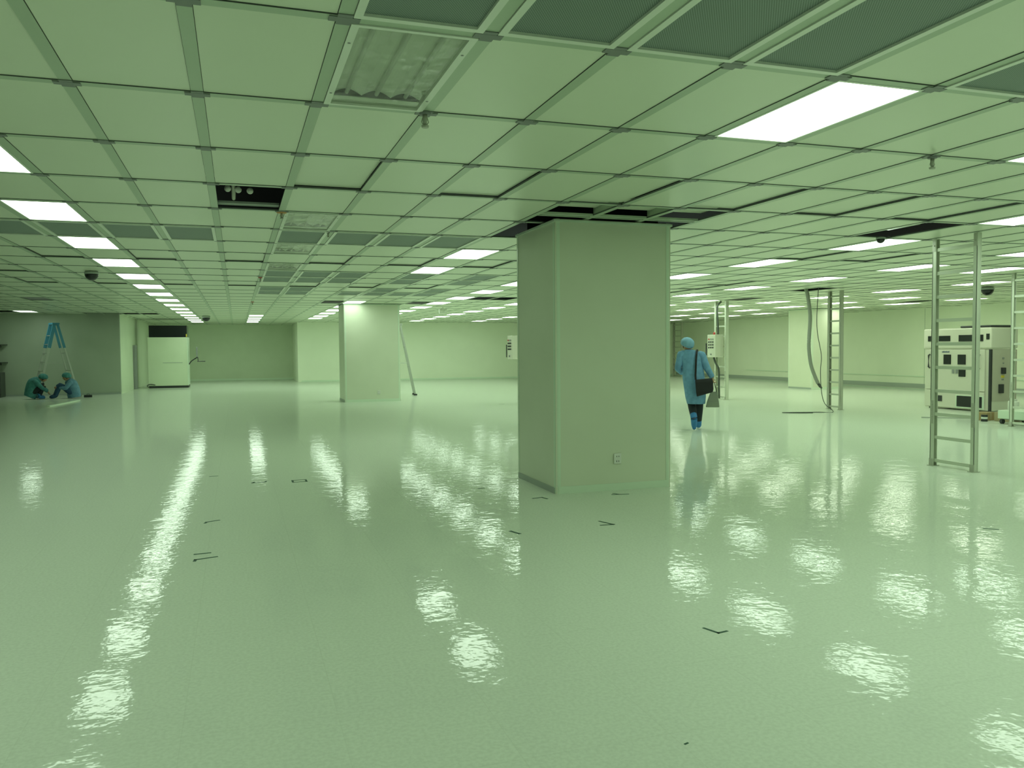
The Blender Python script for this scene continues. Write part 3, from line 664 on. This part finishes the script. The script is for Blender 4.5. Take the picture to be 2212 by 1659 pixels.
# ------------------------------------------------------------------ people
def fuse(mb, name, mats, parent, voxel=.008, sm=4):
    ob = mb.build(name, mats, None, smooth=True)
    r = ob.modifiers.new('r', 'REMESH'); r.mode = 'VOXEL'; r.voxel_size = voxel; r.use_smooth_shade = True
    s_ = ob.modifiers.new('s', 'SMOOTH'); s_.iterations = sm; s_.factor = .5
    dg = bpy.context.evaluated_depsgraph_get(); me = bpy.data.meshes.new_from_object(ob.evaluated_get(dg))
    ob.modifiers.clear(); old = ob.data; ob.data = me; bpy.data.meshes.remove(old)
    if not me.materials: me.materials.append(mats)
    me.polygons.foreach_set('use_smooth', [True]*len(me.polygons)); ob.parent = parent
    ob.name = name
    return ob
def add_hand(m_, wr, d, side, curl):
    """wrist point, hand direction, thumb side vector, curl (0 flat .. 1 fist); palm then five bent fingers"""
    d = Vector(d).normalized(); s_ = Vector(side).normalized(); s_ = (s_-d*s_.dot(d)).normalized(); nrm = d.cross(s_).normalized(); wr = Vector(wr)
    T = Matrix((s_, nrm, d)).transposed()
    m_.ell(wr+d*.05, (.042, .017, .055), 12, 8, T=T)
    for k, L_ in enumerate((.066, .074, .068, .054)):
        b0 = wr+d*.088+s_*(.030-.020*k); a1 = curl*1.3; a2 = curl*2.6
        p1 = b0+(d*math.cos(a1*.6)+nrm*math.sin(a1*.6))*L_*.42; p2 = p1+(d*math.cos(a1+.3)+nrm*math.sin(a1+.3))*L_*.33; p3 = p2+(d*math.cos(a2)+nrm*math.sin(a2))*L_*.25
        m_.tube([b0-d*.02, b0, p1, p2, p3], [.0095, .0095, .009, .0085, .007], 8)
    b0 = wr+d*.03+s_*.03
    m_.tube([b0-s_*.01, b0+s_*.022+d*.02+nrm*.006, b0+s_*.026+d*.045+nrm*.02*(1+curl), b0+s_*.016+d*.062+nrm*.03*(1+curl)], [.012, .011, .010, .008], 8)
def make_person(label, loc, rz, J, gown, capm, trouserm, shoem, gown_secs, hem_fold=.02, gown_path=None, voxel=.008):
    """J: joints in the person's own frame; x to the right, y ahead of the walker, z up"""
    t = thing('person', label, 'person', loc, rz); V = {k: Vector(v) for k, v in J.items() if k not in ('face', 'hands', 'cap_lean')}
    bd = MB()
    pel, che, nk, hd = V['pelvis'], V['chest'], V['neck'], V['head']
    face = Vector(J['face']).normalized(); rt = face.cross(Vector((0, 0, 1))).normalized(); upv = rt.cross(face).normalized()
    bd.tube([pel-(che-pel)*.12, pel, pel.lerp(che, .5), che, nk], [.09, .115, .105, .115, .05], 14, sub=4)
    bd.tube([V['shl'], che.lerp(nk, .35), V['shr']], [.05, .08, .05], 10, sub=3)
    bd.tube([nk-(hd-nk)*.3, hd], [.05, .048], 12)
    TH = Matrix((rt, face, upv)).transposed()
    bd.ell(hd, (.074, .092, .108), 18, 12, T=TH)                                   # skull
    bd.ell(hd+face*.035-upv*.055, (.052, .055, .055), 14, 8, T=TH)                 # jaw
    bd.tube([hd+face*.088+upv*.012, hd+face*.112-upv*.022, hd+face*.092-upv*.032], [.009, .014, .012], 8)   # nose
    bd.ell(hd+face*.088-upv*.058, (.022, .010, .009), 10, 6, T=TH)                 # lips
    for q in (-1, 1):
        bd.ell(hd+rt*.076*q-upv*.012-face*.005, (.010, .020, .032), 10, 6, T=TH)   # ears
    for s_ in 'lr':
        bd.tube([V['sh'+s_], V['sh'+s_].lerp(V['el'+s_], .5), V['el'+s_], V['el'+s_].lerp(V['wr'+s_], .4), V['wr'+s_]], [.050, .046, .038, .037, .026], 10, sub=2)
        bd.tube([V['hip'+s_], V['hip'+s_].lerp(V['kn'+s_], .4), V['kn'+s_], V['kn'+s_].lerp(V['an'+s_], .35), V['an'+s_]], [.082, .074, .052, .052, .036], 12, sub=2)
        bd.tube([V['an'+s_], V['an'+s_].lerp(V['to'+s_], .6), V['to'+s_]], [.036, .036, .025], 10)
        hd_, th_, cu_ = J['hands'][s_]; add_hand(bd, V['wr'+s_], hd_, th_, cu_)
    body = fuse(bd, 'body', M['skin'], t, voxel, 3)
    e = MB()
    for q in (-1, 1): e.ell(hd+rt*.031*q+face*.083+upv*.008, (.012, .008, .007), 10, 6, T=TH)
    e.build('eyes', M['dark'], t, smooth=True)
    h = MB(); h.ell(hd-face*.014+upv*.0, (.083, .090, .112), 18, 10, T=TH @ Matrix.Rotation(-.55, 3, 'X'), z0=-.35); h.build('hair', M['hair'], t, smooth=True)
    c = MB(); Tc = TH @ Matrix.Rotation(.38, 3, 'X') @ Matrix.Rotation(J.get('cap_lean', 0.0), 3, 'Y'); cc = hd-face*.02+upv*.02
    R = []
    for (z, r) in ((-.05, .092), (-.035, .110), (0.0, .124), (.045, .119), (.085, .096), (.112, .055), (.122, .01)):
        R.append([cc+Tc @ Vector((r*math.cos(a)*(1+.035*math.sin(9*a)), r*1.12*math.sin(a)*(1+.035*math.sin(9*a)), z)) for a in [2*math.pi*k/36 for k in range(36)]])
    c.rings(R); c.build('bouffant_cap', capm, t, smooth=True)
    g = MB()
    if gown_path: g.tube([V.get(p, p) if isinstance(p, str) else Vector(p) for p, _ in gown_path], [r for _, r in gown_path], 20, sub=4)
    else: g.loft(gown_secs, 40, cap=False, fold=hem_fold, nf=6)
    go = g.build('gown', gown, t, smooth=True)
    if not gown_path:
        so = go.modifiers.new('thick', 'SOLIDIFY'); so.thickness = .006
    for s_ in 'lr':
        m_ = MB(); m_.tube([che.lerp(V['sh'+s_], .75), V['sh'+s_], V['sh'+s_].lerp(V['el'+s_], .5), V['el'+s_], V['el'+s_].lerp(V['wr'+s_], .5), V['wr'+s_]], [.075, .078, .070, .062, .056, .046], 14, sub=4)
        m_.build('sleeve', gown, t, smooth=True)
        m_ = MB(); m_.tube([V['hip'+s_], V['hip'+s_].lerp(V['kn'+s_], .4), V['kn'+s_], V['kn'+s_].lerp(V['an'+s_], .5), V['an'+s_]], [.086, .086, .070, .066, .056], 14, sub=3)
        m_.build('trouser_leg', trouserm, t, smooth=True)
        m_ = MB(); a_, b_ = V['an'+s_], V['to'+s_]; u_ = (a_-V['kn'+s_]).normalized()
        m_.tube([a_-u_*.07, a_+u_*.01, a_.lerp(b_, .35)+u_*.012, a_.lerp(b_, .75), b_+(b_-a_)*.10], [.060, .060, .056, .050, .026], 14, sub=4)
        m_.build('shoe_cover', shoem, t, smooth=True)
    return t
W_ = dict(pelvis=(.02, 0, .88), chest=(-.03, .01, 1.27), neck=(-.085, .03, 1.44), head=(-.115, .06, 1.54), shl=(-.215, .0, 1.375), shr=(.135, .0, 1.36),
          ell=(-.275, .0, 1.13), wrl=(-.215, .20, 1.04), elr=(.235, -.03, 1.13), wrr=(.325, .02, .965), hipl=(-.055, 0, .84), hipr=(.095, 0, .84),
          knl=(-.035, .03, .47), anl=(.005, -.12, .25), tol=(.012, -.015, .045), knr=(.105, .10, .47), anr=(.085, .26, .10), tor=(.095, .42, .045),
          face=(-.12, 1, -.16), cap_lean=.38, hands={'l': ((.1, 1, .1), (1, 0, .3), .5), 'r': ((.25, .1, -1), (-.1, 1, 0), .95)})
secs = [(.045, .045, .48, .158, .165), (.035, .04, .60, .178, .172), (.02, .02, .78, .19, .165), (.0, .005, .95, .195, .15), (-.012, .005, 1.10, .187, .14), (-.03, .01, 1.24, .192, .142), (-.038, .012, 1.34, .205, .128), (-.045, .005, 1.40, .185, .09), (-.07, .015, 1.445, .105, .075), (-.085, .025, 1.465, .068, .062)]
WP = (7.83, 13.06, 0); WRZ = -.54
make_person('person in a blue gown and cap walking away with a black bag', WP, WRZ, W_, M['gown'], M['cap'], M['trouser'], M['shoe'], secs, .025)
t = thing('shoulder_bag', 'black shoulder bag hanging at the walking person\'s right hip', 'bag', WP, WRZ)
q = MB(); q.rings([[(.055, -.27, .625), (.335, -.27, .705), (.335, -.165, .705), (.055, -.165, .625)], [(.045, -.285, .70), (.345, -.285, .76), (.345, -.16, .76), (.045, -.16, .70)],
                   [(.03, -.275, .88), (.335, -.275, .90), (.335, -.165, .90), (.03, -.165, .88)], [(.025, -.25, .925), (.32, -.25, .955), (.32, -.185, .955), (.025, -.185, .925)]])
q.build('bag_body', M['black'], t, bevel=.015)
def strap(pts, wd, th, mm, nm, p):
    P = [Vector(a) for a in pts]; R = []
    for i, a in enumerate(P):
        d = (P[min(i+1, len(P)-1)]-P[max(0, i-1)]).normalized(); x = Vector((1, 0, 0)); x = (x-d*x.dot(d)).normalized(); y = d.cross(x)
        R.append([a+x*wd*u+y*th*v for u, v in ((-1, -1), (1, -1), (1, 1), (-1, 1))])
    m_ = MB(); m_.rings(R); return m_.build(nm, mm, p)
strap([(.035, -.24, .925), (.032, -.215, 1.0), (.036, -.19, 1.12), (.042, -.165, 1.28), (.05, -.125, 1.38), (.055, -.07, 1.435), (.06, 0, 1.463), (.065, .09, 1.44), (.07, .165, 1.30), (.11, .185, 1.08)], .018, .003, M['black'], 'strap', t)
t = thing('tote_bag', 'grey green tote bag carried in the walking person\'s right hand', 'bag', WP, WRZ)
q = MB(); q.rings([[(.215, -.03, .42), (.455, -.03, .42), (.455, .11, .42), (.215, .11, .42)], [(.24, -.03, .52), (.445, -.03, .52), (.445, .11, .52), (.24, .11, .52)], [(.30, .02, .70), (.42, .02, .70), (.42, .06, .70), (.30, .06, .70)]])
q.build('bag_body', M['tote'], t, bevel=.012)
for y in (.022, .058):
    q = MB(); q.tube([(.315, y, .69), (.335, y, .78), (.345, .04, .865), (.365, .04, .865), (.385, y, .78), (.405, y, .69)], .006, 6, sub=3); q.build('handle', M['trouser'], t, smooth=True)
# the two seated at the ladder
SL = dict(pelvis=(-.20, .05, .17), chest=(-.10, .05, .52), neck=(.05, .05, .64), head=(.16, .05, .665), shl=(-.06, .22, .56), shr=(-.06, -.12, .56), ell=(.10, .26, .38), wrl=(.26, .16, .26),
          elr=(.10, -.16, .38), wrr=(.26, -.04, .24), hipl=(-.18, .14, .18), hipr=(-.18, -.04, .18), knl=(.16, .20, .46), knr=(.17, -.09, .45), anl=(.02, .18, .10), anr=(.03, -.08, .10), tol=(.17, .19, .045), tor=(.18, -.08, .045),
          face=(1, 0, -.55), hands={'l': ((.6, -.2, -1), (0, -1, 0), .4), 'r': ((.6, .2, -1), (0, 1, 0), .4)})
make_person('left person in teal gown and cap squatting at the foot of the ladder', (-6.05, 29.75, 0), .19, SL, M['gown_teal'], M['gown_teal'], M['trouser'], M['shoe'], None, 0,
            [((-.24, .05, .07), .17), ('pelvis', .19), ((-.17, .05, .36), .18), ('chest', .188), ('neck', .095)], .012)
SR = dict(pelvis=(.30, .05, .13), chest=(.22, .05, .47), neck=(.13, .05, .60), head=(.09, .05, .695), shl=(.20, -.13, .52), shr=(.20, .23, .52), ell=(.06, -.17, .34), wrl=(-.12, -.08, .36),
          elr=(.06, .27, .34), wrr=(-.12, .18, .36), hipl=(.27, -.05, .13), hipr=(.27, .15, .13), knl=(-.08, -.07, .44), knr=(-.10, .17, .44), anl=(-.22, -.06, .11), anr=(-.24, .16, .11), tol=(-.36, -.07, .045), tor=(-.38, .17, .045),
          face=(-1, -.25, -.25), hands={'l': ((-1, .6, -.1), (0, 0, 1), .5), 'r': ((-1, -.6, -.1), (0, 0, 1), .5)})
make_person('right person in pale blue gown sitting on the floor with knees up', (-5.32, 29.72, 0), .19, SR, M['gown_pale'], M['gown_teal'], M['trouser_blue'], M['trouser_blue'], None, 0,
            [((.31, .05, .03), .19), ('pelvis', .20), ((.29, .05, .30), .18), ('chest', .188), ('neck', .095)], .012)

# ------------------------------------------------------------------ tape marks on the floor
def mark(x, y, segs, label, wd=.011):
    m_ = MB()
    for (ax, ay, bx, by) in segs:
        a_, b_ = Vector((ax, ay, 0)), Vector((bx, by, 0)); d = (b_-a_).normalized(); n_ = Vector((-d.y, d.x, 0))*wd
        a_ = a_-d*wd; b_ = b_+d*wd
        m_.rings([[a_+n_, a_-n_, b_-n_, b_+n_], [q+Vector((0, 0, .0012)) for q in (a_+n_, a_-n_, b_-n_, b_+n_)]])
    o = m_.build('tape_mark', M['tape'], loc=(x, y, 0.0003)); return tag(o, label, 'tape mark', 'tape marks on the floor')
L1 = [(0, 0, .09, .03), (0, 0, -.02, .07)]
mark(.14, 9.73, [(0, 0, .14, .02), (0, 0, .02, .06), (.14, .02, .15, .06)], 'dark bracket tape mark left of the pillar, left of the pair')
mark(.58, 9.62, [(0, 0, .15, .0), (0, 0, .0, .14), (.15, 0, .15, .14), (0, .14, .15, .14)], 'dark square tape outline, right of the pair left of the pillar')
mark(-.28, 7.64, [(0, 0, .10, .05), (0, 0, -.01, -.04)], 'dark hooked tape mark left of the pillar, beyond two short strips')
mark(-.32, 6.45, [(0, 0, .10, .01)], 'short dark tape strip, upper of two left of centre')
mark(-.31, 6.28, [(0, 0, .14, .04), (0, 0, -.005, -.04)], 'dark L shaped tape mark, lower of two left of centre')
mark(-.33, 10.42, [(0, 0, .08, .02)], 'faint short tape strip far left of the pillar')
mark(2.84, 7.70, [(-.05, 0, .05, .02), (.05, .02, .07, -.07)], 'thin tape mark on the floor at the near corner of the big pillar')
mark(3.69, 7.60, [(-.07, .01, .09, -.02), (0, 0, -.03, .07)], 'thin tape mark close to the front of the big pillar below its socket')
mark(3.01, 6.31, [(0, 0, -.11, .01), (0, 0, -.055, .16)], 'dark V shaped tape mark on the floor in front of the big pillar')
mark(2.13, 6.30, [(-.02, .07, .015, -.04)], 'short dark tape mark left of the V shaped mark', .014)
mark(2.37, 3.70, [(0, 0, .055, .01), (0, 0, -.03, .09)], 'dark green L tape mark in the right foreground', .008)
mark(5.8, 5.08, [(-.02, .03, .05, -.03)], 'tiny tape mark on the floor below the near cable rack')
mark(2.47, 8.46, [(-.02, 0, .02, .0)], 'small dark scrap of tape left of the big pillar base', .016)
mark(6.75, 21.25, [(0, 0, .1, -.05)], 'short dark strip on the far floor left of the big pillar', .02)
mark(1.58, 2.69, [(0, 0, .012, .004)], 'tiny dark speck of tape in the foreground floor', .004)
